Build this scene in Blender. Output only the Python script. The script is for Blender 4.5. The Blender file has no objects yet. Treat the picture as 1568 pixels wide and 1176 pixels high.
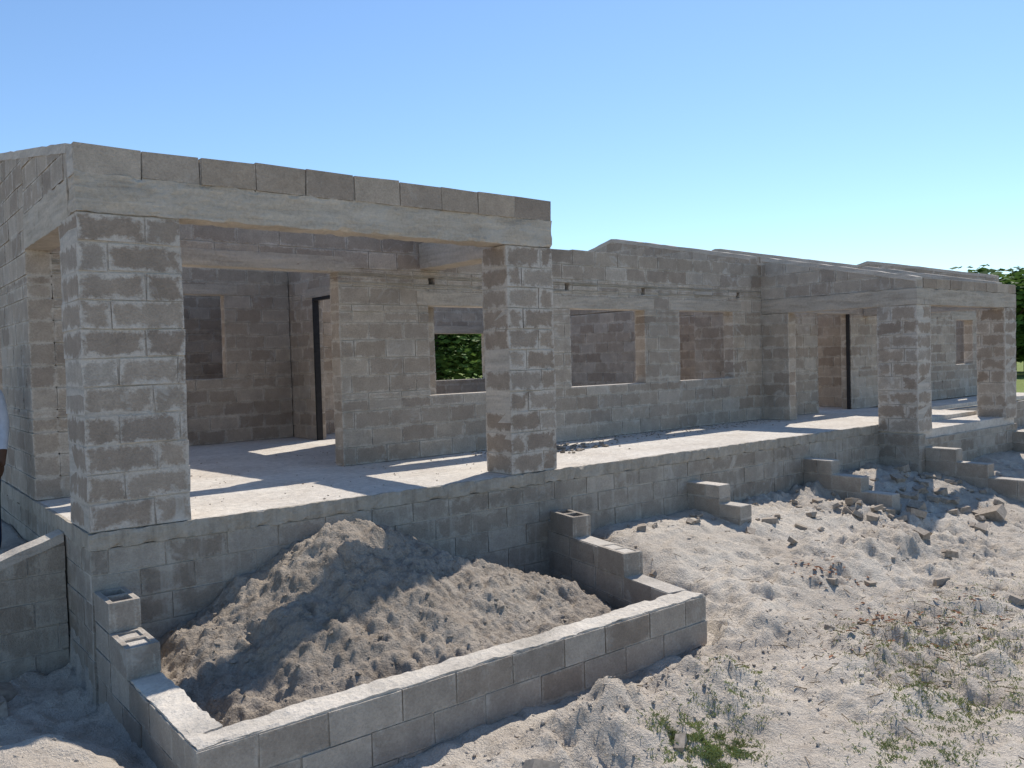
import bpy, math, random, bmesh
import numpy as np
from mathutils import Vector, Matrix, noise as mnoise
random.seed(7)
sc=bpy.context.scene
col=sc.collection

# ---------------------------------------------------------------- helpers
class MB:
    def __init__(s): s.v=[];s.f=[];s.ua=[];s.ub=[];s.c=[]
    def quadbox(s,P,c=None):
        b=len(s.v); s.v+=[tuple(p) for p in P]
        if c is None: c=(random.random(),random.random(),random.random(),1)
        for f in ((0,3,2,1),(4,5,6,7),(0,1,5,4),(1,2,6,5),(2,3,7,6),(3,0,4,7)):
            s.f.append(tuple(b+i for i in f))
            a,bb,cc,d=[P[i] for i in f]
            W=math.dist(a,bb);H=math.dist(a,d)
            s.ua+=[(0,0),(W,0),(W,H),(0,H)]
            s.ub+=[(W,H),(0,H),(0,0),(W,0)]
            s.c+=[c]*4
    def box(s,x0,x1,y0,y1,z0,z1,j=0.0,c=None,zt=None):
        if zt is None: zt=(z1,z1,z1,z1)
        P=[(x0,y0,z0),(x1,y0,z0),(x1,y1,z0),(x0,y1,z0),(x0,y0,zt[0]),(x1,y0,zt[1]),(x1,y1,zt[2]),(x0,y1,zt[3])]
        if j: P=[tuple(q+random.uniform(-j,j) for q in p) for p in P]
        s.quadbox(P,c)
    def obj(s,name,mats,parent=None):
        me=bpy.data.meshes.new(name); me.from_pydata(s.v,[],s.f)
        A=me.uv_layers.new(name='A'); A.data.foreach_set('uv',np.array(s.ua,'f').ravel())
        B=me.uv_layers.new(name='B'); B.data.foreach_set('uv',np.array(s.ub,'f').ravel())
        C=me.color_attributes.new('blk','FLOAT_COLOR','CORNER'); C.data.foreach_set('color',np.array(s.c,'f').ravel())
        for m in (mats if isinstance(mats,(list,tuple)) else [mats]): me.materials.append(m)
        o=bpy.data.objects.new(name,me); col.objects.link(o)
        if parent: o.parent=parent
        return o

def newmat(name):
    m=bpy.data.materials.new(name); m.use_nodes=True
    nt=m.node_tree; nt.nodes.clear()
    out=nt.nodes.new('ShaderNodeOutputMaterial'); bs=nt.nodes.new('ShaderNodeBsdfPrincipled')
    bs.inputs['Roughness'].default_value=.93; bs.inputs['Specular IOR Level'].default_value=.12
    nt.links.new(bs.outputs[0],out.inputs[0])
    return m,nt,bs
def N(nt,t,**k):
    n=nt.nodes.new(t)
    for a,b in k.items(): setattr(n,a,b)
    return n
def noise(nt,vec,scale,detail=4,rough=.55,dist=0):
    n=N(nt,'ShaderNodeTexNoise'); n.inputs['Scale'].default_value=scale; n.inputs['Detail'].default_value=detail
    n.inputs['Roughness'].default_value=rough; n.inputs['Distortion'].default_value=dist
    nt.links.new(vec,n.inputs['Vector']); return n.outputs[0]
def ramp(nt,fac,stops):
    n=N(nt,'ShaderNodeValToRGB'); e=n.color_ramp.elements
    while len(e)<len(stops): e.new(.5)
    for i,(p,c) in enumerate(stops):
        e[i].position=p; e[i].color=(c,c,c,1) if not isinstance(c,tuple) else (*c,1)
    nt.links.new(fac,n.inputs[0]); return n.outputs[0]
def mix(nt,fac,a,b,mode='MIX'):
    n=N(nt,'ShaderNodeMix',data_type='RGBA',blend_type=mode)
    for i,v in ((0,fac),(6,a),(7,b)):
        if isinstance(v,(int,float)): n.inputs[i].default_value=v
        elif isinstance(v,tuple): n.inputs[i].default_value=(*v,1)
        else: nt.links.new(v,n.inputs[i])
    return n.outputs[2]
def mth(nt,op,a,b=0.,c=0.):
    n=N(nt,'ShaderNodeMath',operation=op)
    for i,v in enumerate((a,b,c)):
        if isinstance(v,(int,float)): n.inputs[i].default_value=v
        else: nt.links.new(v,n.inputs[i])
    return n.outputs[0]
def bump(nt,bs,h,dist=.01,strg=.6):
    b=N(nt,'ShaderNodeBump'); b.inputs['Strength'].default_value=strg; b.inputs['Distance'].default_value=dist
    nt.links.new(h,b.inputs['Height']); nt.links.new(b.outputs[0],bs.inputs['Normal'])

def block_mat(name,ca,cb,mort,smear=.0,wander=.07,white=.5,stain=.0,amt=.8,soft=.0,drip=0.):
    m,nt,bs=newmat(name)
    pos=N(nt,'ShaderNodeNewGeometry').outputs['Position']
    at=N(nt,'ShaderNodeAttribute',attribute_name='blk'); sp=N(nt,'ShaderNodeSeparateColor'); nt.links.new(at.outputs['Color'],sp.inputs[0])
    ds=[]
    for l in 'AB':
        u=N(nt,'ShaderNodeUVMap',uv_map=l); x=N(nt,'ShaderNodeSeparateXYZ'); nt.links.new(u.outputs[0],x.inputs[0])
        ds.append(mth(nt,'MINIMUM',x.outputs[0],x.outputs[1]))
    d=mth(nt,'MINIMUM',*ds)
    n1=noise(nt,pos,7,4,.7); n2=noise(nt,pos,60,3,.75); n3=noise(nt,pos,1.3,3)
    base=mix(nt,sp.outputs[0],ca,cb)
    base=mix(nt,mth(nt,'MULTIPLY',mth(nt,'POWER',sp.outputs[1],2.),.4),base,(.26,.20,.15))
    base=mix(nt,mth(nt,'MULTIPLY',mth(nt,'POWER',sp.outputs[2],4.),.55),base,(.54,.485,.415))
    base=mix(nt,1.,base,ramp(nt,n2,[(.25,.80),(.75,1.16)]),'MULTIPLY')
    base=mix(nt,1.,base,ramp(nt,n1,[(.3,.84),(.7,1.13)]),'MULTIPLY')
    wid=mth(nt,'MULTIPLY_ADD',mth(nt,'SUBTRACT',n1,.47),wander*2,smear)
    k=mth(nt,'SUBTRACT',wid,d)
    k=mth(nt,'MULTIPLY_ADD',mth(nt,'SUBTRACT',n2,.5),.03,k)
    msk=ramp(nt,mth(nt,'MULTIPLY_ADD',k,27.-soft,.45),[(.15,0.),(.85,1.)])
    mc=mix(nt,1.,mort,ramp(nt,n2,[(.25,.80),(.8,1.15)]),'MULTIPLY')
    base=mix(nt,mth(nt,'MULTIPLY',msk,amt),base,mc)
    wm=mth(nt,'MULTIPLY',ramp(nt,noise(nt,pos,2.7,4,.7,.6),[(.60,0.),(.70,1.)]),white)
    base=mix(nt,wm,base,(.62,.585,.53))
    if drip:
        mp=N(nt,'ShaderNodeMapping'); nt.links.new(pos,mp.inputs[0]); mp.inputs['Scale'].default_value=(9,9,.8)
        dr=noise(nt,mp.outputs[0],1.2,4,.65)
        base=mix(nt,mth(nt,'MULTIPLY',ramp(nt,dr,[(.55,0.),(.68,1.)]),drip),base,(.52,.48,.42))
    base=mix(nt,mth(nt,'MULTIPLY',ramp(nt,n3,[(.48,0.),(.75,1.)]),.3+stain),base,(.18,.155,.13))
    nt.links.new(base,bs.inputs['Base Color'])
    bump(nt,bs,n2,.014,.8)
    return m
def conc_mat(name,c,streak='h',light=(.58,.535,.465)):
    m,nt,bs=newmat(name)
    pos=N(nt,'ShaderNodeNewGeometry').outputs['Position']
    mp=N(nt,'ShaderNodeMapping'); nt.links.new(pos,mp.inputs[0])
    mp.inputs['Scale'].default_value=(1,1,9) if streak=='h' else (7,7,.9)
    s=noise(nt,mp.outputs[0],1.6,4,.65,.4); n2=noise(nt,pos,34,4,.75); n3=noise(nt,pos,2.3,4,.6)
    b=mix(nt,1.,c,ramp(nt,s,[(.3,.76),(.7,1.22)]),'MULTIPLY')
    b=mix(nt,1.,b,ramp(nt,n2,[(.25,.78),(.75,1.16)]),'MULTIPLY')
    b=mix(nt,mth(nt,'MULTIPLY',ramp(nt,n3,[(.5,0.),(.68,1.)]),.4),b,light)
    nt.links.new(b,bs.inputs['Base Color'])
    bump(nt,bs,mth(nt,'ADD',mth(nt,'MULTIPLY',s,.8),mth(nt,'MULTIPLY',n2,.8)),.022,.85)
    return m
def plain(name,c,rough=.8,var=.25,sc_=20):
    m,nt,bs=newmat(name); pos=N(nt,'ShaderNodeNewGeometry').outputs['Position']
    n=noise(nt,pos,sc_,3)
    nt.links.new(mix(nt,1.,c,ramp(nt,n,[(.25,1-var),(.75,1+var)]),'MULTIPLY'),bs.inputs['Base Color']); bs.inputs['Roughness'].default_value=rough
    return m

M_block=block_mat('block_wall',(.48,.405,.325),(.35,.29,.235),(.64,.585,.505),smear=.004,wander=.06,amt=.75,white=.5)
M_pil=block_mat('block_pillar',(.42,.345,.275),(.31,.25,.20),(.64,.58,.505),smear=.013,wander=.105,white=.7,amt=.8,soft=5)
M_plinth=block_mat('block_plinth',(.39,.345,.29),(.30,.26,.215),(.47,.425,.36),smear=.008,wander=.16,white=.5,stain=.15,amt=.65,soft=8,drip=.4)
M_found=block_mat('block_foundation',(.42,.365,.305),(.31,.265,.22),(.55,.50,.43),smear=-.001,wander=.04,white=.4)
M_top=block_mat('block_course',(.47,.385,.30),(.33,.265,.21),(.58,.52,.44),smear=-.006,wander=.03,white=.25)
M_mort=conc_mat('mortar',(.52,.465,.40),'h')
M_beam=conc_mat('beam_concrete',(.49,.425,.345),'h')
M_lint=conc_mat('lintel_concrete',(.45,.39,.32),'h',(.52,.465,.395))
M_slabedge=conc_mat('plinth_render',(.39,.345,.285),'v')
M_dark=plain('door_frame_metal',(.03,.03,.032),.5)

def wall(mb,core,ax,a0,a1,f0,f1,z0,z1,top=None,ops=(),ch=.1977,bl=.42,ph=0.,gap=.006,jit=.0035,cap=True,tj=0.):
    k=0; z=z0
    tclip=None if top is None else (lambda t:top(t)-.035)
    while z<z1-.02:
        zt=min(z+ch,z1)
        if z1-zt<.05: zt=z1
        cuts=sorted(set([z,zt]+[e for o in ops for e in o[2:4] if z+.015<e<zt-.015]))
        for zb,ze in zip(cuts[:-1],cuts[1:]):
            zm=(zb+ze)/2
            iv=[(a0,a1)]
            for o in ops:
                if o[2]<zm<o[3]:
                    nv=[]
                    for s,e in iv:
                        if o[1]<=s or o[0]>=e: nv.append((s,e)); continue
                        if o[0]>s: nv.append((s,o[0]))
                        if o[1]<e: nv.append((o[1],e))
                    iv=nv
            n=int((a1-a0)/bl)+3
            R=random.Random(k*17+int(a0*100))
            js=[a0+ph+((k%2)*.5-1)*bl+i*bl+R.uniform(-.035,.035) for i in range(n+1)]
            for s,e in iv:
                pts=[s]+[q for q in js if s+.05<q<e-.05]+[e]
                if tclip:
                    ex=[]
                    for p,q in zip(pts[:-1],pts[1:]):
                        for zz_ in (zb,ze):
                            A,B=tclip(p)-zz_,tclip(q)-zz_
                            if A*B<0: ex.append(p+(q-p)*A/(A-B))
                    pts=sorted(set(pts+ex))
                for p,q in zip(pts[:-1],pts[1:]):
                    if q-p<.02: continue
                    if tclip:
                        tp,tq=min(ze,tclip(p)),min(ze,tclip(q))
                        if max(tp,tq)<zb+.025: continue
                        tp=max(tp,zb+.001);tq=max(tq,zb+.001)
                    else:
                        tp=tq=ze
                    lift=random.uniform(-.4,1)*tj if (tj and ze>=z1-1e-6) else 0.
                    gp=-.003 if p==s else gap; gq=-.003 if q==e else gap
                    jf=random.uniform(-.004,.004)
                    A0,A1=p+gp,q-gq; F0,F1=f0+jf,f1-jf
                    zz=zb if tclip and min(tp,tq)<zb+.03 else zb+gap
                    up=gap if tclip is None or (tp>=ze-1e-6 and tq>=ze-1e-6) else 0
                    if ax=='x':
                        mb.box(A0,A1,F0,F1,zz,ze,jit if up else 0,None,(tp-up+lift,tq-up+lift,tq-up+lift,tp-up+lift))
                        core.box(p,q,f0+.009,f1-.009,zb,ze,0,None,(tp-tj,tq-tj,tq-tj,tp-tj) if ze>=z1-1e-6 else (tp,tq,tq,tp))
                    else:
                        mb.box(F0,F1,A0,A1,zz,ze,jit if up else 0,None,(tp-up,tp-up,tq-up,tq-up))
                        core.box(f0+.009,f1-.009,p,q,zb,ze,0,None,(tp,tp,tq,tq))
        z=zt;k+=1
    if top is not None and cap:
        n=max(1,int((a1-a0)/.15)); st=(a1-a0)/n
        w=lambda t:mnoise.noise(Vector((t*5,f0,3)))*.012
        for i in range(n):
            p=a0+i*st;q=p+st
            T0,T1=top(p),top(q)
            if max(T0,T1)<z0 : continue
            P=[(p,f0-.006,T0-.07),(q,f0-.006,T1-.07),(q,f1+.006,T1-.07),(p,f1+.006,T0-.07),(p,f0-.006,T0),(q,f0-.006,T1),(q,f1+.006,T1),(p,f1+.006,T0)]
            P=[(a,b_,c_+w(a)) for a,b_,c_ in P]
            if ax=='y': P=[(b_,a,c_) for a,b_,c_ in P]; P=[P[j] for j in (0,3,2,1,4,7,6,5)]
            core.quadbox(P)

def empty(name,loc=(0,0,0)):
    o=bpy.data.objects.new(name,None); o.location=loc; col.objects.link(o); return o
def rough_box(name,x0,x1,y0,y1,z0,z1,mat,parent,seg=.06,amp=.006,seed=0):
    nx,ny,nz=[max(1,int(round((b-a)/seg))) for a,b in ((x0,x1),(y0,y1),(z0,z1))]
    idx={};V=[];F=[]
    def vid(i,j,k):
        if (i,j,k) not in idx:
            p=Vector((x0+(x1-x0)*i/nx,y0+(y1-y0)*j/ny,z0+(z1-z0)*k/nz))
            d=mnoise.noise_vector(p*7+Vector((seed,0,0)))*amp+mnoise.noise_vector(p*23)*amp*.6
            e=sum((i in(0,nx),j in(0,ny),k in(0,nz)))
            if e>=2:
                q=Vector([(-1 if t==0 else 1 if t==m_ else 0) for t,m_ in((i,nx),(j,ny),(k,nz))])
                d-=q*max(0,mnoise.noise(p*11+Vector((9,seed,3))))*amp*1.8
            idx[(i,j,k)]=len(V); V.append(p+d)
        return idx[(i,j,k)]
    for i in range(nx):
        for j in range(ny):
            F.append((vid(i,j,0),vid(i,j+1,0),vid(i+1,j+1,0),vid(i+1,j,0)));F.append((vid(i,j,nz),vid(i+1,j,nz),vid(i+1,j+1,nz),vid(i,j+1,nz)))
    for i in range(nx):
        for k in range(nz):
            F.append((vid(i,0,k),vid(i+1,0,k),vid(i+1,0,k+1),vid(i,0,k+1)));F.append((vid(i,ny,k),vid(i,ny,k+1),vid(i+1,ny,k+1),vid(i+1,ny,k)))
    for j in range(ny):
        for k in range(nz):
            F.append((vid(0,j,k),vid(0,j,k+1),vid(0,j+1,k+1),vid(0,j+1,k)));F.append((vid(nx,j,k),vid(nx,j+1,k),vid(nx,j+1,k+1),vid(nx,j,k+1)))
    me=bpy.data.meshes.new(name);me.from_pydata(V,[],F);me.materials.append(mat)
    o=bpy.data.objects.new(name,me);col.objects.link(o)
    if parent:o.parent=parent
    return o

# ---------------------------------------------------------------- HOUSE
house=empty('concrete_block_house')
T=.2
core=MB()
mw=MB()
RID=5.4
def gl(y): return 2.70+.178*y if y<RID else 2.70+.178*(2*RID-y)
def gc(y): return (2.14+.215*(y+.6)) if y<RID else (2.14+.215*(RID+.6)-.24*(y-RID))
hole=[(6.34,6.42,2.02,2.12),(7.84,7.92,2.0,2.1),(10.08,10.17,1.99,2.09),(4.17,4.26,2.03,2.11)]
ops_main=[(1.0,3.0,0,2.13),(4.15,5.65,.72,1.78),(6.42,7.90,.72,1.78),(8.66,9.99,.72,1.78),
          (12.42,13.55,0,1.78),(15.2,16.4,.72,1.78),(17.9,18.75,.72,1.7)]+hole
wall(mw,core,'x',.205,20.7,2.0,2.0+T,0,2.57,None,ops_main,tj=.012)
mw.obj('front_wall',M_block,house)
g=MB(); wall(g,core,'y',2.0,8.8,0,T,0,3.8,gl,[(3.6,4.6,.72,1.9)]); wall(g,core,'y',.23,1.995,0,T,2.5,3.2,gl,ph=.1)
g.obj('left_gable_wall',M_block,house)
g=MB(); wall(g,core,'x',.205,20.7,8.805,9.0,0,2.57,None,[(1.6,3.0,.72,1.75),(5.2,6.2,.72,1.75),(8.66,10.15,.69,1.70),(13,14.3,.7,1.75),(17,18.2,.7,1.75)])
g.obj('back_wall',M_block,house)
g=MB(); wall(g,core,'x',.205,4.2,6.0,6.15,0,2.57,None,[(2.0,3.2,.95,2.18)]); wall(g,core,'x',4.38,6.3,6.0,6.15,0,2.57)
wall(g,core,'y',2.205,8.8,4.22,4.37,0,3.7,gl,[(4.45,5.2,0,2.1)])
g.obj('interior_wall',M_block,house)
g=MB(); wall(g,core,'y',2.205,8.8,10.74,10.94,0,3.6,gc,[(3.4,4.3,0,2.0)])
wall(g,core,'y',-.58,1.995,10.75,10.95,1.98,3.6,gc); wall(g,core,'y',1.50,1.995,10.75,10.95,-.0,1.74,None,ph=.1)
g.obj('cross_gable_wall',M_block,house)
g=MB(); wall(g,core,'y',2.205,8.8,14.0,14.2,0,3.6,gc,[(3.4,4.3,0,2.0)])
wall(g,core,'y',-.38,1.995,14.0,14.2,1.98,3.6,gc)
wall(g,core,'y',2.205,8.8,20.5,20.7,0,3.6,lambda y:gc(y)+.05,[(4,5,.7,1.8)])
g.obj('far_gable_wall',M_block,house)
W1=.69;W2=.58;L=4.345
def pillar(name,ax,a0,a1,f0,f1,z0,z1,bl,mat=M_pil,ch=.2027):
    g=MB(); wall(g,core,ax,a0,a1,f0,f1,z0,z1,None,(),ch,bl,.0,.006,.007); return g.obj(name,mat,house)
pillar('porch_pillar_left','x',0,W1,0,.58,0.0,2.23,.44)
pillar('porch_pillar_right','x',L-W2,L,0,.40,0.0,2.23,.40)
pillar('side_porch_pillar_left','y',-.59,-.005,10.74,11.16,-.10,1.74,.40)
pillar('side_porch_pillar_right','y',-.59,-.15,13.75,14.2,-.10,1.74,.40)
rough_box('porch_front_beam',-.006,L+.005,-.006,.235,2.232,2.499,M_beam,house,.035,.011,1)
rough_box('porch_left_beam',-.006,.215,.24,1.99,2.20,2.497,M_beam,house,.07,.007,2)
rough_box('porch_right_beam',L-.30,L+.003,.24,1.99,2.20,2.497,M_beam,house,.07,.007,3)
g=MB(); x=-.012
while x<L-.05:
    w=min(.435+random.uniform(-.03,.03),L+.006-x)
    if L-(x+w)<.15: w=L+.006-x
    d=random.uniform(-.010,.010)
    g.box(x+.005,x+w-.006,-.008+d,.19+d,2.498,2.705+random.uniform(-.009,.007),.006); core.box(x,x+w-.01,.004,.175,2.485,2.685)
    x+=w
wall(g,core,'y',.23,1.995,L-.25,L-.05,2.5,2.70)
g.obj('porch_top_course',M_top,house)
rough_box('side_porch_side_beam',10.736,10.956,-.60,1.993,1.742,1.978,M_lint,house,.08,.006,4)
rough_box('side_porch_front_beam',10.96,14.21,-.60,-.385,1.742,1.978,M_lint,house,.08,.006,5)
rough_box('side_porch_right_beam',13.993,14.206,-.38,1.993,1.742,1.978,M_lint,house,.1,.006,6)
g=MB(); wall(g,core,'x',10.96,14.2,-.595,-.395,1.98,2.13); g.obj('side_porch_top_course',M_top,house)
for i,(a,b,z) in enumerate([(.8,3.2,2.133),(4.0,5.85,1.783),(6.22,8.1,1.783),(8.46,10.19,1.783),(12.25,13.75,1.783),(15.0,16.6,1.783),(17.7,18.95,1.703)]):
    rough_box('lintel_%d'%i,a,b,1.994,2.206,z,z+.165,M_lint,house,.09,.004,i+9)
rough_box('lintel_room',1.8,3.4,5.99,6.16,2.183,2.33,M_lint,house,.1,.004,33)
rough_box('lintel_back',8.4,10.4,8.79,9.01,1.705,1.87,M_lint,house,.1,.004,34)
rough_box('lintel_inner_door',4.212,4.378,4.25,5.4,2.103,2.24,M_lint,house,.1,.004,35)
def frame(name,P):
    g=MB()
    for b in P: g.box(*b)
    g.obj(name,M_dark,house)
frame('inner_door_frame',[(4.215,4.30,4.45,4.49,0,2.1),(4.215,4.30,5.16,5.20,0,2.1),(4.215,4.30,4.49,5.16,2.06,2.1)])
frame('side_porch_door_frame',[(12.425,12.455,2.02,2.08,0,1.78),(13.515,13.545,2.02,2.08,0,1.78)])
M_floor,nt,bs=newmat('floor_screed')
pos=N(nt,'ShaderNodeNewGeometry').outputs['Position']
n1=noise(nt,pos,1.4,4,.65,.3);n2=noise(nt,pos,14,4,.7);n3=noise(nt,pos,120,2,.7)
b=mix(nt,ramp(nt,n1,[(.35,0.),(.65,1.)]),(.57,.51,.44),(.68,.625,.55)); b=mix(nt,1.,b,ramp(nt,n2,[(.3,.78),(.7,1.12)]),'MULTIPLY'); b=mix(nt,1.,b,ramp(nt,n3,[(.3,.86),(.7,1.1)]),'MULTIPLY')
nt.links.new(b,bs.inputs['Base Color']); bump(nt,bs,mth(nt,'ADD',n2,mth(nt,'MULTIPLY',n3,.4)),.02,.8)
rough_box('floor_slab',.012,14.15,.012,8.79,-.10,-.004,M_floor,house,.09,.005,50)
rough_box('side_porch_slab',10.78,14.15,-.57,.008,-.2,-.07,M_floor,house,.09,.005,51)
rough_box('far_slab',14.16,20.65,1.2,8.79,-.10,-.02,M_floor,house,.2,.005,52)
g=MB()
wall(g,core,'x',-.005,10.735,-.004,.19,-1.5,-.125,None,(),.2,.42,.1,.005,.004)
wall(g,core,'y',.195,8.8,-.004,.19,-1.5,-.125,None,(),.2,.42,.1,.005,.004)
wall(g,core,'y',-.60,-.008,10.735,10.93,-1.5,-.125,None,(),.2,.42,.1,.005,.004)
wall(g,core,'x',10.935,14.2,-.60,-.41,-1.5,-.2,None,(),.2,.42,.1,.005,.004)
wall(g,core,'x',14.2,20.7,1.1,1.3,-1.5,-.12,None,(),.2,.42,.1,.005,.004)
g.obj('plinth_wall',M_plinth,house)
rough_box('plinth_band_front',-.014,10.73,-.014,.02,-.125,-.002,M_slabedge,house,.035,.011,60)
rough_box('plinth_band_left',-.016,.012,.022,8.8,-.125,-.002,M_slabedge,house,.07,.007,61)
core.obj('mortar_core',M_mort,house)

# ---------------------------------------------------------------- foundation walls of the porch steps
def hollow(mb,ax,a0,a1,f0,f1,z0,z1):
    t=.035; c=(random.random(),random.random()*.4,0,1); m=(a0+a1)/2
    parts=[(a0,a1,f0,f0+t),(a0,a1,f1-t,f1),(a0,a0+t,f0+t,f1-t),(a1-t,a1,f0+t,f1-t),(m-t/2,m+t/2,f0+t,f1-t)]
    for p in parts:
        if ax=='x': mb.box(p[0],p[1],p[2],p[3],z0,z1,.0,c)
        else: mb.box(p[2],p[3],p[0],p[1],z0,z1,.0,c)
fnd=empty('porch_steps_foundation')
g=MB();fc=MB()
wall(g,fc,'y',-1.90,-.02,0.005,.205,-1.6,-.80,None,(),.2,.42)
wall(g,fc,'y',-.80,-.022,.006,.204,-.80,-.615,None,(),.2,.42,.0)
hollow(g,'y',-.42,-.024,.0,.2,-.60,-.405); hollow(g,'y',-.83,-.43,-.003,.197,-.80,-.60)
wall(g,fc,'x',0.0,4.02,-2.11,-1.905,-1.6,-.80,None,(),.2,.43,.1)
g.obj('outer_and_left_wall',M_found,fnd); fc.obj('mortar',M_mort,fnd)
g=MB();fc=MB()
wall(g,fc,'y',-1.93,-.02,-.2,0,-1.6,-.80,None,(),.2,.42)
wall(g,fc,'y',-1.30,-.022,-.199,-.001,-.80,-.60,None,(),.2,.42)
wall(g,fc,'y',-.5,-.024,-.2,0,-.6,-.5,None,(),.2,.42)
hollow(g,'y',-.52,-.1,-.204,-.002,-.60,-.40); hollow(g,'y',-1.34,-.93,-.204,-.002,-.80,-.595)
o=g.obj('right_wall',M_found,fnd); o2=fc.obj('right_mortar',M_mort,fnd)
for q in (o,o2): q.location=(4.40,0,0); q.rotation_euler=(0,0,-math.radians(10.5))
M_cap=conc_mat('mortar_cap',(.56,.50,.425),'h',(.64,.59,.515))
rough_box('outer_cap',.0,4.0,-2.10,-1.915,-.803,-.79,M_cap,fnd,.03,.011,70)
rough_box('left_cap',.01,.2,-1.91,-.86,-.803,-.79,M_cap,fnd,.03,.011,71)

def stub(name,x,steps,mat=M_found,y0=-.01):
    g=MB();fc=MB(); y=y0
    for ln,zt in steps:
        wall(g,fc,'y',y-ln,y,x,x+.2,-1.5,zt,None,(),.2,.4); y-=ln+.002
    p=empty(name); g.obj('blocks',mat,p); fc.obj('mortar_joint',M_mort,p)
stub('step_foundation_wall',6.35,[(.45,-.36),(.28,-.56)])
stub('step_foundation_wall',8.75,[(.4,-.32),(.4,-.5),(.4,-.68)])
stub('step_foundation_wall',10.92,[(.42,-.32),(.42,-.5),(.6,-.68)],y0=-.61)
stub('step_foundation_wall',14.0,[(.42,-.32),(.42,-.5),(.6,-.68)],y0=-.61)
g=MB();fc=MB(); wall(g,fc,'x',-3.2,-.02,.80,1.0,-1.6,0,lambda x:-.10+.34*x if x>-1.2 else -.51+.2*(x+1.2),(),.2,.42)
p=empty('ramp_wall'); g.obj('blocks',M_plinth,p); fc.obj('mortar_joint',M_mort,p)

# ---------------------------------------------------------------- GROUND
def hsh(ix,iy,s):
    h=(ix*374761393+iy*668265263+s*1442695041)&0xffffffff
    h=((h^(h>>13))*1274126177)&0xffffffff
    return ((h^(h>>16))&0xffff)/65535.
def vn(x,y,s=0):
    xi=np.floor(x).astype(np.int64);yi=np.floor(y).astype(np.int64);fx=x-xi;fy=y-yi
    fx=fx*fx*(3-2*fx);fy=fy*fy*(3-2*fy)
    a=hsh(xi,yi,s);b=hsh(xi+1,yi,s);c=hsh(xi,yi+1,s);d=hsh(xi+1,yi+1,s)
    return (a*(1-fx)+b*fx)*(1-fy)+(c*(1-fx)+d*fx)*fy-.5
def fbm(x,y,s=0,o=4):
    r=0;a=1
    for i in range(o):
        r=r+a*vn(x*math.cos(i)+y*math.sin(i),-x*math.sin(i)+y*math.cos(i),s+i); x=x*2.03;y=y*2.03;a*=.5
    return r
def ss(t,a,b):
    t=np.clip((t-a)/(b-a),0,1); return t*t*(3-2*t)
_r=np.random.default_rng(12)
FP=[(x,y,a) for x,y,a in zip(_r.uniform(3.5,12,230),_r.uniform(-5,-1.2,230),_r.uniform(0,3.14,230))]
def G(x,y):
    z=np.full_like(x,-1.22)
    bank=ss(y,-2.6,-.1)*ss(x,4.15,4.9)
    z=z+bank*.52
    z=z+.22*ss(x,7,12)*ss(y,-5,-1)*(1-.5*bank)
    far=ss(np.hypot(x-5,y),18,40); z=z*(1-far)+(-1.15)*far
    z=np.where((x<.0)&(y>.9),-.42-.08*np.clip(-x,0,8),z)
    z=np.where((x>0)&(x<20.6)&(y>.1)&(y<8.9),-.7,z)
    z=np.where((x>.0)&(x<4.2)&(y>-1.95)&(y<.1),-1.12,z)
    def gs(cx,cy,sx,sy,h): return h*np.exp(-((x-cx)/sx)**2-((y-cy)/sy)**2)
    sp=gs(2.25,-2.75,.55,.33,.25)+gs(3.2,-2.8,.45,.36,.23)+gs(4.45,-2.3,.5,.45,.15)+gs(4.1,-3.4,.7,.5,.12)+gs(1.3,-2.8,.5,.3,.13)+gs(5.3,-1.8,.8,.4,.12)+gs(7.2,-1.9,1.2,.35,.12)
    z=z+sp*(y<-2.08)+sp*(y>=-2.08)*(x>4.3)
    z=z+gs(-.7,-1.25,.55,.6,.36)*(x<.0)
    near=1-ss(np.hypot(x-4,y+2),14,30)
    rough=.62+1.05*ss(fbm(x*.6,y*.6,9,2),-.1,.45)+1.3*np.clip(sp*4,0,1)
    z=z+near*rough*(.085*fbm(x*1.3,y*1.3,1,3)+.075*fbm(x*4.2,y*4.2,4,3)+.05*np.abs(fbm(x*9,y*9,7,3))+.03*fbm(x*16,y*16,8,2))
    if x.size>1000:
        for cx,cy,a in FP:
            m=(np.abs(x-cx)<.3)&(np.abs(y-cy)<.3)
            dx=(x[m]-cx);dy=(y[m]-cy);u=dx*math.cos(a)+dy*math.sin(a);v=-dx*math.sin(a)+dy*math.cos(a)
            rr=np.hypot(u/.14,v/.065); z[m]+=-.036*np.exp(-rr**4)+.014*np.exp(-((rr-1.25)/.25)**2)
    z=z+(1-near)*.25*fbm(x*.15,y*.15,3,2)
    return z
def axis(lo,a,b,hi,st,gr=1.12):
    c=list(np.arange(a,b,st)); s=st;v=c[-1]
    while v<hi: s*=gr; v+=s; c.append(v)
    s=st;v=a;l=[]
    while v>lo: s*=gr; v-=s; l.append(v)
    return np.array(l[::-1]+c)
def gridmesh(name,xs,ys,fn,mat):
    X,Y=np.meshgrid(xs,ys); Z=fn(X,Y)
    V=np.stack([X,Y,Z],-1).reshape(-1,3)
    nx,ny=len(xs),len(ys); i=np.arange(nx*ny).reshape(ny,nx)
    F=np.stack([i[:-1,:-1],i[:-1,1:],i[1:,1:],i[1:,:-1]],-1).reshape(-1,4)
    me=bpy.data.meshes.new(name); me.from_pydata(V.tolist(),[],F.tolist()); me.materials.append(mat)
    me.polygons.foreach_set('use_smooth',np.ones(len(F),bool))
    o=bpy.data.objects.new(name,me);col.objects.link(o);return o
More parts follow.
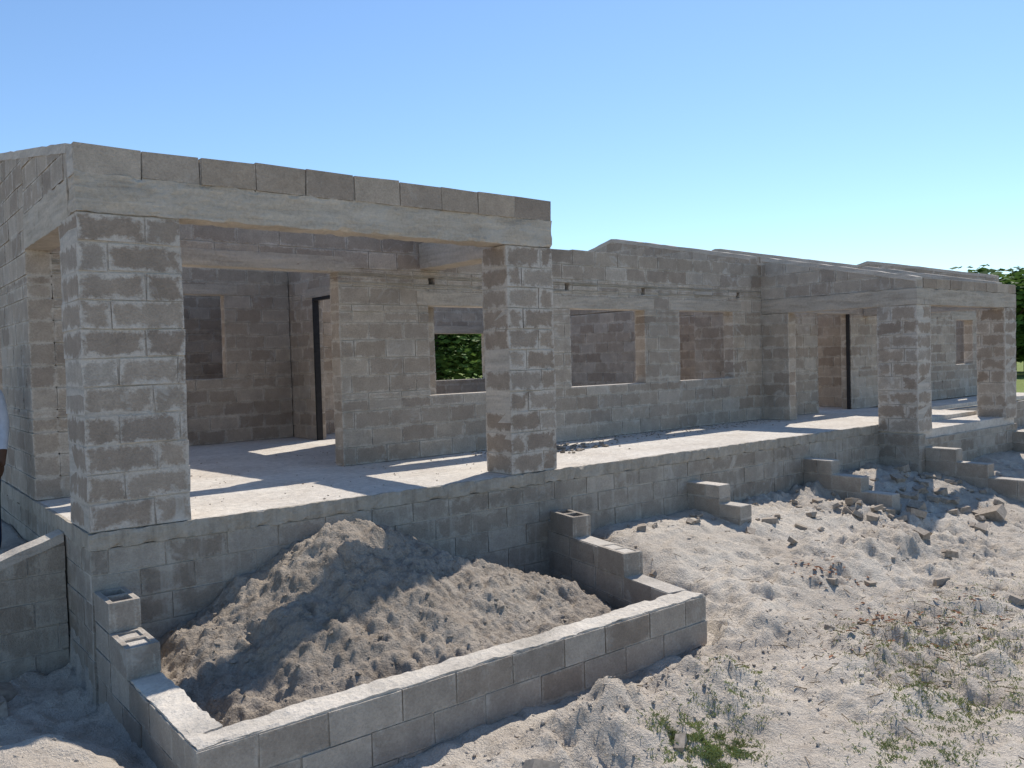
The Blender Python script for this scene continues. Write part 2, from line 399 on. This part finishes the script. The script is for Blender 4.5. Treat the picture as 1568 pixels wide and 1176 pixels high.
def sand_mat(name,c1,c2,green=True,dark=(.27,.215,.165),dk=(.52,.70,.5)):
    m,nt,bs=newmat(name)
    pos=N(nt,'ShaderNodeNewGeometry').outputs['Position']
    n1=noise(nt,pos,.9,5,.65,.5);n2=noise(nt,pos,7,5,.7);n3=noise(nt,pos,60,3,.75)
    b=mix(nt,ramp(nt,n1,[(.35,0.),(.62,1.)]),c1,c2)
    b=mix(nt,mth(nt,'MULTIPLY',ramp(nt,n2,[(dk[0],0.),(dk[1],1.)]),dk[2]),b,dark)
    b=mix(nt,1.,b,ramp(nt,n3,[(.25,.74),(.7,1.12)]),'MULTIPLY')
    if green:
        x=N(nt,'ShaderNodeSeparateXYZ'); nt.links.new(pos,x.inputs[0])
        d=mth(nt,'ADD',mth(nt,'MULTIPLY',x.outputs[0],.8),mth(nt,'ABSOLUTE',mth(nt,'MULTIPLY',x.outputs[1],.5)))
        d=mth(nt,'MULTIPLY_ADD',n1,8.,d)
        f=ramp(nt,mth(nt,'MULTIPLY',d,.01),[(.24,0.),(.34,1.)])
        gcol=mix(nt,n2,(.13,.17,.045),(.26,.29,.09))
        b=mix(nt,f,b,gcol)
    nt.links.new(b,bs.inputs['Base Color'])
    bump(nt,bs,mth(nt,'ADD',mth(nt,'MULTIPLY',n2,1.2),mth(nt,'MULTIPLY',n3,.7)),.04,.9)
    return m
M_sand=sand_mat('ground_sand',(.49,.42,.345),(.63,.555,.465))
M_mound=sand_mat('mound_sand',(.355,.295,.235),(.44,.375,.305),False,(.20,.16,.12),(.48,.64,.6))
gridmesh('ground',axis(-400,-2.5,13,500,.034),axis(-300,-5.2,.6,600,.03),G,M_sand)
def Mz(x,y):
    wx=x+.16*fbm(x*2,y*2,31,2);wy=y+.16*fbm(x*2,y*2,37,2)
    a=-.13-.50*np.hypot((wx-1.85)*1.0,(wy+.28)*1.05)
    b=-.52-.48*np.hypot((wx-2.72)*.95,(wy+.85)*1.1)
    c=-.72-.38*np.hypot((wx-1.9),(wy+1.3))
    z=np.logaddexp(np.logaddexp(a*16,b*16),c*16)/16
    z=z+.09*fbm(x*4,y*4,21,3)+.085*np.abs(fbm(x*8,y*8,25,3))+.04*np.abs(fbm(x*20,y*20,27,3))
    return np.maximum(z,-1.6)
gridmesh('sand_mound',np.arange(.2,4.3,.014),np.arange(-1.915,.0,.014),Mz,M_mound)

def hz(x,y): return float(G(np.array([x]),np.array([y]))[0])
def chunk(V,F,c,r,R,flat=.7):
    b=len(V)
    t=(1+5**.5)/2
    P=[(-1,t,0),(1,t,0),(-1,-t,0),(1,-t,0),(0,-1,t),(0,1,t),(0,-1,-t),(0,1,-t),(t,0,-1),(t,0,1),(-t,0,-1),(-t,0,1)]
    q=Matrix.Rotation(R.uniform(0,6.3),3,'Z')@Matrix.Rotation(R.uniform(-.5,.5),3,'X')
    s=Vector((R.uniform(.7,1.4),R.uniform(.6,1.1),R.uniform(.5,1)*flat))
    for p in P:
        v=Vector(p).normalized()*r*R.uniform(.6,1.3); v=q@Vector((v.x*s.x,v.y*s.y,v.z*s.z)); V.append((c[0]+v.x,c[1]+v.y,c[2]+v.z))
    for f in ((0,11,5),(0,5,1),(0,1,7),(0,7,10),(0,10,11),(1,5,9),(5,11,4),(11,10,2),(10,7,6),(7,1,8),(3,9,4),(3,4,2),(3,2,6),(3,6,8),(3,8,9),(4,9,5),(2,4,11),(6,2,10),(8,6,7),(9,8,1)):
        F.append(tuple(b+i for i in f))
def mk(name,V,F,mat,parent=None):
    me=bpy.data.meshes.new(name);me.from_pydata(V,[],F);me.materials.append(mat);o=bpy.data.objects.new(name,me);col.objects.link(o)
    if parent:o.parent=parent
    return o
R=random.Random(3)
pts=[]
for i in range(2000):
    x=R.uniform(-2,12); y=-R.random()**1.1*4.9
    if -.05<x<4.25 and y>-2.2: continue
    if x>4 and y>-.05: continue
    pts.append((x,y))
for i in range(900):
    x=R.gauss(2.9,1.0); y=R.gauss(-2.75,.3)
    if y<-2.2: pts.append((x,y))
for i in range(400):
    x=R.gauss(9.3,1.0); y=R.gauss(-1.2,.5)
    if y<-.1: pts.append((x,y))
P=np.array(pts); Zs=G(P[:,0],P[:,1])
V=[];F=[]
for (x,y),z in zip(pts,Zs):
    r=.005+.015*R.random()**3
    chunk(V,F,(x,y,z+r*.1),r,R)
mk('sand_clods',V,F,M_sand)
V=[];F=[]
for i in range(700):
    x=R.uniform(.25,4.0);y=R.uniform(-1.9,-.05); z=float(Mz(np.array([x]),np.array([y]))[0])
    chunk(V,F,(x,y,z+.0),.006+.02*R.random()**3,R)
mk('mound_clods',V,F,M_mound)
def shard(V,F,c,sx,sy,sz,R):
    q=Matrix.Rotation(R.uniform(0,6.3),3,'Z')@Matrix.Rotation(R.gauss(0,.3),3,'X')@Matrix.Rotation(R.gauss(0,.25),3,'Y');b=len(V)
    for z in(-1,1):
        for x,y in((-1,-1),(1,-1),(1,1),(-1,1)):
            v=q@Vector((x*sx*R.uniform(.5,1.1),y*sy*R.uniform(.5,1.1),z*sz*R.uniform(.7,1.1)));V.append((c[0]+v.x,c[1]+v.y,c[2]+v.z))
    for f in ((0,3,2,1),(4,5,6,7),(0,1,5,4),(1,2,6,5),(2,3,7,6),(3,0,4,7)): F.append(tuple(b+i for i in f))
M_rub=plain('rubble_block',(.34,.285,.23),.95,.3,30)
V=[];F=[]
for i in range(80):
    x=R.gauss(9.4,.9);y=R.gauss(-1.15,.4)
    if y>-.15: continue
    s=R.uniform(.025,.08);shard(V,F,(x,y,hz(x,y)+.02),s*1.3,s,s*.6,R)
for i in range(50):
    x=R.uniform(4.6,9.5);y=-.15-abs(R.gauss(0,.5)); s=R.uniform(.012,.04);shard(V,F,(x,y,hz(x,y)+.01),s*1.3,s,s*.6,R)
for x,y,r in ((9.9,-1.9,.15),(7.0,-2.6,.07),(6.4,-2.2,.05),(8.4,-2.9,.07),(.75,-2.62,.14),(1.15,-2.6,.07),(1.55,-2.95,.08),(2.4,-3.2,.05),(6.8,-.8,.09),(6.3,-.9,.06),(7.1,-1.0,.07),(-.6,.3,.12),(-.9,.4,.13),(-.5,.55,.1),(-1.1,.1,.09),(5.2,-.35,.06),(5.8,-.5,.05),(5.9,-2.1,.05),(5.0,-2.6,.045),(6.9,-3.3,.06),(8.0,-2.2,.05)):
    shard(V,F,(x,y,hz(x,y)+r*.3),r*1.2,r*.8,r*.5,R)
mk('block_rubble',V,F,M_rub)
V=[];F=[]
for i in range(500):
    x=R.uniform(4.5,10.5);y=2-abs(R.gauss(0,.35)); chunk(V,F,(x,y,.0),R.uniform(.004,.018),R)
for i in range(70):
    x=R.gauss(5.6,.35);y=R.gauss(1.35,.2); s=R.uniform(.01,.035);shard(V,F,(x,y,.005),s*1.3,s,s*.5,R)
for i in range(160):
    x=R.uniform(.8,4.2);y=R.uniform(.1,4); chunk(V,F,(x,y,.0),R.uniform(.003,.012),R)
mk('slab_debris',V,F,M_mound,house)
M_twig=plain('dry_twig',(.13,.095,.06),.9,.4,9)
V=[];F=[]
for i in range(500):
    if R.random()<.5: x=R.gauss(5.6,.9);y=R.gauss(-3.2,.5)
    else: x=R.uniform(2.5,11);y=R.uniform(-4.8,-.7)
    if x<4.3 and y>-2.2: continue
    z=hz(x,y)+.008;a=R.uniform(0,6.3);l=R.uniform(.015,.06);w=R.uniform(.0015,.003);b=len(V);dx,dy=math.cos(a)*l,math.sin(a)*l;nx_,ny_=-math.sin(a)*w,math.cos(a)*w;t=R.uniform(-.01,.02)
    V.extend([(x-dx,y-dy,z-.003),(x+dx,y+dy,z+t-.003),(x+dx+nx_,y+dy+ny_,z+t+w),(x-dx+nx_,y-dy+ny_,z+w),(x+dx-nx_,y+dy-ny_,z+t+w),(x-dx-nx_,y-dy-ny_,z+w)])
    F.extend([(b,b+1,b+2,b+3),(b,b+5,b+4,b+1),(b+3,b+2,b+4,b+5)])
mk('dry_twigs',V,F,M_twig)

M_grass=plain('grass_blades',(.33,.35,.14),.7,.4,6)
V=[];F=[]
def tuft(cx,cy,n,sp,h):
    X=[];
    for i in range(n):
        x=R.gauss(cx,sp);y=R.gauss(cy,sp*.8)
        if y>-2.2 and x<4.3: continue
        if mnoise.noise(Vector((x*11,y*11,1)))+.6*mnoise.noise(Vector((x*31,y*31,1)))<R.uniform(-.15,.35): continue
        X.append((x,y))
    A=np.array(X);Z=G(A[:,0],A[:,1])
    for (x,y),z in zip(X,Z):
        z=float(z);a=R.uniform(0,6.3);l=R.uniform(.25,1)*h;w=.0016
        dx,dy=math.cos(a),math.sin(a);b=len(V);le=R.uniform(.5,1.4)*l
        V.extend([(x-dy*w,y+dx*w,z-.01),(x+dy*w,y-dx*w,z-.01),(x+dx*le*.5+dy*w*.6,y+dy*le*.5-dx*w*.6,z+l*.6),(x+dx*le,y+dy*le,z+l*.75)])
        F.extend([(b,b+1,b+2),(b,b+2,b+3)])
for cx,cy,n,sp,h in ((2.55,-3.28,8000,.16,.032),(2.45,-3.15,1500,.08,.032),(3.0,-3.1,2500,.15,.022),(3.45,-2.85,2200,.15,.02),(4.7,-3.5,7000,.34,.022),(5.4,-3.2,6500,.34,.022),(4.2,-3.9,6000,.24,.026),(5.7,-3.7,5000,.3,.022),(6.3,-3.1,3500,.35,.022),(3.4,-4.1,4000,.22,.028),(4.9,-4.3,4000,.25,.026),(5.2,-2.7,1200,.2,.02),(7.5,-3.6,4000,.6,.022)):
    tuft(cx,cy,n,sp,h)
mk('grass',V,F,M_grass)
M_leaf=plain('dry_leaf',(.19,.08,.04),.8,.5,9)
V=[];F=[]
for i in range(210):
    c=R.choice([(5.6,-2.7,.25),(6.3,-3.0,.35),(5.9,-3.6,.3),(5.0,-3.2,.4),(6.1,-1.9,.2)])
    x=R.gauss(c[0],c[2]);y=R.gauss(c[1],c[2]*.6);z=hz(x,y)+.012;a=R.uniform(0,6.3);l=R.uniform(.02,.045);w=l*.35
    q=Matrix.Rotation(a,3,'Z')@Matrix.Rotation(R.uniform(-.5,.5),3,'X');b=len(V)
    for p in ((-l,0,0),(0,-w,.006),(l,0,.004),(0,w,.006)): v=q@Vector(p);V.append((x+v.x,y+v.y,z+v.z))
    F.append((b,b+1,b+2,b+3))
mk('dry_leaves',V,F,M_leaf)

# ---------------------------------------------------------------- TREES
def leafmat(name,a,b):
    m,nt,bs=newmat(name); oi=N(nt,'ShaderNodeNewGeometry')
    n=noise(nt,oi.outputs['Position'],.9,3)
    c=mix(nt,ramp(nt,n,[(.35,0.),(.65,1.)]),a,b); nt.links.new(c,bs.inputs['Base Color']); bs.inputs['Roughness'].default_value=.6
    tr=N(nt,'ShaderNodeBsdfTranslucent'); nt.links.new(c,tr.inputs[0]); mx=N(nt,'ShaderNodeMixShader'); mx.inputs[0].default_value=.3
    nt.links.new(bs.outputs[0],mx.inputs[1]);nt.links.new(tr.outputs[0],mx.inputs[2])
    nt.links.new(mx.outputs[0],[n_ for n_ in nt.nodes if n_.type=='OUTPUT_MATERIAL'][0].inputs[0]); return m
M_lf=leafmat('foliage',(.045,.09,.022),(.14,.23,.05)); M_bark=plain('bark',(.12,.09,.065),.9)
def limb(V,F,a,b,ra,rb,n=7):
    a=Vector(a);b=Vector(b);d=(b-a).normalized();u=d.orthogonal().normalized();w=d.cross(u);s=len(V)
    for c,r in ((a,ra),(b,rb)):
        for i in range(n):
            t=6.2832*i/n;V.append(tuple(c+(u*math.cos(t)+w*math.sin(t))*r))
    for i in range(n): F.append((s+i,s+(i+1)%n,s+n+(i+1)%n,s+n+i))
def tree(x,y,h,cw,seed,leaves=5000,ls=.16,z0=-1.25,name='broadleaf_tree',low=.25):
    R=random.Random(seed); p=empty(name,(x,y,z0)); V=[];F=[]; tips=[]
    limb(V,F,(0,0,-.3),(R.uniform(-.2,.2),R.uniform(-.2,.2),h*.4),h*.035,h*.022)
    for i in range(9):
        a=6.28*i/9+R.uniform(-.4,.4);r=cw*R.uniform(.35,.8);z=h*R.uniform(low+.15,.9)
        m_=(r*.4*math.cos(a),r*.4*math.sin(a),h*.3+z*.35);e=(r*math.cos(a),r*math.sin(a),z)
        limb(V,F,(0,0,h*.3),m_,h*.014,h*.009);limb(V,F,m_,e,h*.009,h*.003);tips.append(e)
    tips+= [(R.gauss(0,cw*.4),R.gauss(0,cw*.4),h*R.uniform(low+.1,.93)) for i in range(16)]
    mk('trunk',V,F,M_bark,p)
    V=[];F=[]
    for i in range(leaves):
        t=R.choice(tips);s=cw*.2
        c=Vector((R.gauss(t[0],s),R.gauss(t[1],s),R.gauss(t[2],s*.6)))
        if c.z<h*low*.6: continue
        q=Matrix.Rotation(R.uniform(0,6.3),3,'Z')@Matrix.Rotation(R.uniform(-1.2,1.2),3,'X');l=ls*R.uniform(.6,1.3);b=len(V)
        for k in ((-l,0,0),(0,-l*.5,0),(l,0,0),(0,l*.5,0)): V.append(tuple(c+q@Vector(k)))
        F.append((b,b+1,b+2,b+3))
    mk('crown',V,F,M_lf,p)
tree(17.5,21.5,5.5,2.6,1,7000,.16,low=.02);tree(21.5,24,6,3,2,7000,.18,low=.02);tree(15.0,24,5,2.6,3,6000,.18,low=.02)
tree(64.2,18.4,8.0,4.0,4,9000,.36,low=.1);tree(71,14,8,4.5,5,6000,.34,low=.1);tree(74,21,7,4.2,6,4500,.34,low=.1)
V=[];F=[]
R=random.Random(11)
for i in range(9000):
    a=math.radians(R.uniform(-10,120));d=R.uniform(150,190); hh=7+3*mnoise.noise(Vector((a*9,0,0)))+2*mnoise.noise(Vector((a*40,5,0)))
    c=Vector((d*math.cos(a),d*math.sin(a),-1.2+hh*R.random()**.8))
    q=Matrix.Rotation(R.uniform(0,6.3),3,'Z')@Matrix.Rotation(R.uniform(-1.3,1.3),3,'X');l=R.uniform(.7,1.5);b=len(V)
    for k in ((-l,0,0),(0,-l*.7,0),(l,0,0),(0,l*.7,0)): V.append(tuple(c+q@Vector(k)))
    F.append((b,b+1,b+2,b+3))
mk('distant_tree_line',V,F,M_lf)

# ---------------------------------------------------------------- PERSON (mostly outside the left edge)
def skin(name,pts,edges,rad,sub=2):
    me=bpy.data.meshes.new(name);me.from_pydata(pts,edges,[]);o=bpy.data.objects.new(name,me);col.objects.link(o)
    o.modifiers.new('s','SKIN')
    for i,r in enumerate(rad):
        d=me.skin_vertices[0].data[i]; d.radius=(r,r) if not isinstance(r,tuple) else r
    me.skin_vertices[0].data[0].use_root=True
    sb=o.modifiers.new('b','SUBSURF');sb.levels=sub;sb.render_levels=sub
    dg=bpy.context.evaluated_depsgraph_get();em=bpy.data.meshes.new_from_object(o.evaluated_get(dg))
    bpy.data.objects.remove(o);em.name=name
    return em
M_skin=plain('skin',(.09,.05,.032),.55,.1);M_shirt=plain('shirt_cloth',(.42,.46,.52),.9,.12);M_trs=plain('trousers_cloth',(.05,.06,.09),.9,.2);M_shoe=plain('sandal',(.04,.03,.03),.7)
per=empty('person')
B=[(0,0,.95),(0,0,1.12),(0,0,1.32),(0,.0,1.46),(0,-.01,1.55),(0,-.02,1.62),(0,-.02,1.72)]
E=[(0,1),(1,2),(2,3),(3,4),(4,5),(5,6)];r=[(.15,.11),(.13,.10),(.16,.11),(.10,.08),.055,(.075,.09),(.07,.085)]
def add(base,ch):
    prev=base
    for p,q in ch: B.append(p);r.append(q);E.append((prev,len(B)-1));prev=len(B)-1
    return prev
for s in (-1,1):
    add(0,[((s*.09,0,.86),.095),((s*.10,-.01,.50),.062),((s*.10,.02,.12),.042),((s*.10,-.0,.05),.04),((s*.11,-.15,.03),.032)])
    add(3,[((s*.17,0,1.42),.062),((s*.22,.01,1.14),.044),((s*.24,-.06,.90),.031),((s*.24,-.08,.85),(.02,.034)),((s*.24,-.10,.78),(.018,.038))])
em=skin('body',B,E,r)
for m_ in (M_skin,M_shirt,M_trs,M_shoe): em.materials.append(m_)
for pl in em.polygons:
    c=pl.center; ax=abs(c.x); pl.use_smooth=True
    if c.z<.07: k=3
    elif c.z<.98 and ax<.19: k=2
    elif c.z<1.5 and (ax<.19 or c.z>.93): k=1
    else: k=0
    pl.material_index=k
o=bpy.data.objects.new('body',em);col.objects.link(o);o.parent=per
for s in (-1,1):
    for i,(dy,l) in enumerate(((-.032,.070),(-.011,.082),(.011,.076),(.031,.058))):
        y0=-.10+dy*.9
        em=skin('finger',[(s*.24,y0,.80),(s*.24,y0,.755),(s*.236,y0-.008,.755-l*.5),(s*.226,y0-.014,.755-l)],[(0,1),(1,2),(2,3)],[.009,.0095,.0085,.007],1)
        em.materials.append(M_skin);q=bpy.data.objects.new('finger',em);col.objects.link(q);q.parent=per
    em=skin('thumb',[(s*.24,-.11,.83),(s*.235,-.14,.80),(s*.23,-.152,.765),(s*.225,-.155,.74)],[(0,1),(1,2),(2,3)],[.012,.012,.010,.008],1)
    em.materials.append(M_skin);q=bpy.data.objects.new('thumb',em);col.objects.link(q);q.parent=per
def blob(name,c,s,mat):
    me=bpy.data.meshes.new(name);bm=bmesh.new();bmesh.ops.create_icosphere(bm,subdivisions=3,radius=1);
    for v in bm.verts: v.co=Vector((c[0]+v.co.x*s[0],c[1]+v.co.y*s[1],c[2]+v.co.z*s[2]))
    bm.to_mesh(me);bm.free();me.materials.append(mat)
    for p_ in me.polygons:p_.use_smooth=True
    o=bpy.data.objects.new(name,me);col.objects.link(o);o.parent=per
blob('hair',(0,.005,1.735),(.078,.096,.065),M_shoe)
for s in(-1,1):
    blob('eye',(s*.03,-.098,1.675),(.012,.008,.008),plain('eye',(.5,.48,.45)));blob('ear',(s*.078,-.01,1.665),(.012,.02,.03),M_skin)
blob('nose',(0,-.112,1.645),(.014,.016,.02),M_skin);blob('mouth',(0,-.100,1.612),(.024,.008,.008),plain('lips',(.12,.05,.04)))
per.location=(-.375,2.26,-.46); per.rotation_euler=(0,0,math.radians(-38.7))

# ---------------------------------------------------------------- LIGHT, SKY, CAMERA
sd=Vector((.71,.34,1)).normalized()
sl=bpy.data.lights.new('sun','SUN');sl.energy=5.0;sl.angle=math.radians(.5);sl.color=(1,.945,.86)
so=bpy.data.objects.new('sun',sl);col.objects.link(so);so.rotation_euler=(-sd).to_track_quat('-Z','Y').to_euler();so.location=(8,5,12)
w=bpy.data.worlds.new('World');sc.world=w;w.use_nodes=True;nt=w.node_tree
bg=nt.nodes['Background'];sky=nt.nodes.new('ShaderNodeTexSky');sky.sky_type='NISHITA';sky.sun_disc=False
sky.sun_elevation=math.asin(sd.z);sky.sun_rotation=math.atan2(sd.x,sd.y);sky.altitude=0;sky.air_density=1.0;sky.dust_density=.1;sky.ozone_density=3.5
tint=mix(nt,1.,sky.outputs[0],(.98,1.07,1.13),'MULTIPLY')
nt.links.new(tint,bg.inputs[0]);bg.inputs[1].default_value=.145
a,pi_,ro=.8953,-.0312,-.0275
Fv=Vector((math.cos(a)*math.cos(pi_),math.sin(a)*math.cos(pi_),math.sin(pi_)));Rv=Vector((math.sin(a),-math.cos(a),0));Uv=Rv.cross(Fv)
R2=Rv*math.cos(ro)+Uv*math.sin(ro);U2=-Rv*math.sin(ro)+Uv*math.cos(ro)
cd=bpy.data.cameras.new('camera');cd.sensor_width=36;cd.lens=1298.12/1568*36;cd.clip_end=2000;cd.clip_start=.05
co=bpy.data.objects.new('camera',cd);col.objects.link(co)
M=Matrix((R2,U2,-Fv)).transposed().to_4x4();M.translation=Vector((-1.3547,-6.418,1.1424));co.matrix_world=M
sc.camera=co
sc.view_settings.view_transform='Standard';sc.view_settings.look='None';sc.view_settings.exposure=0;sc.view_settings.gamma=1
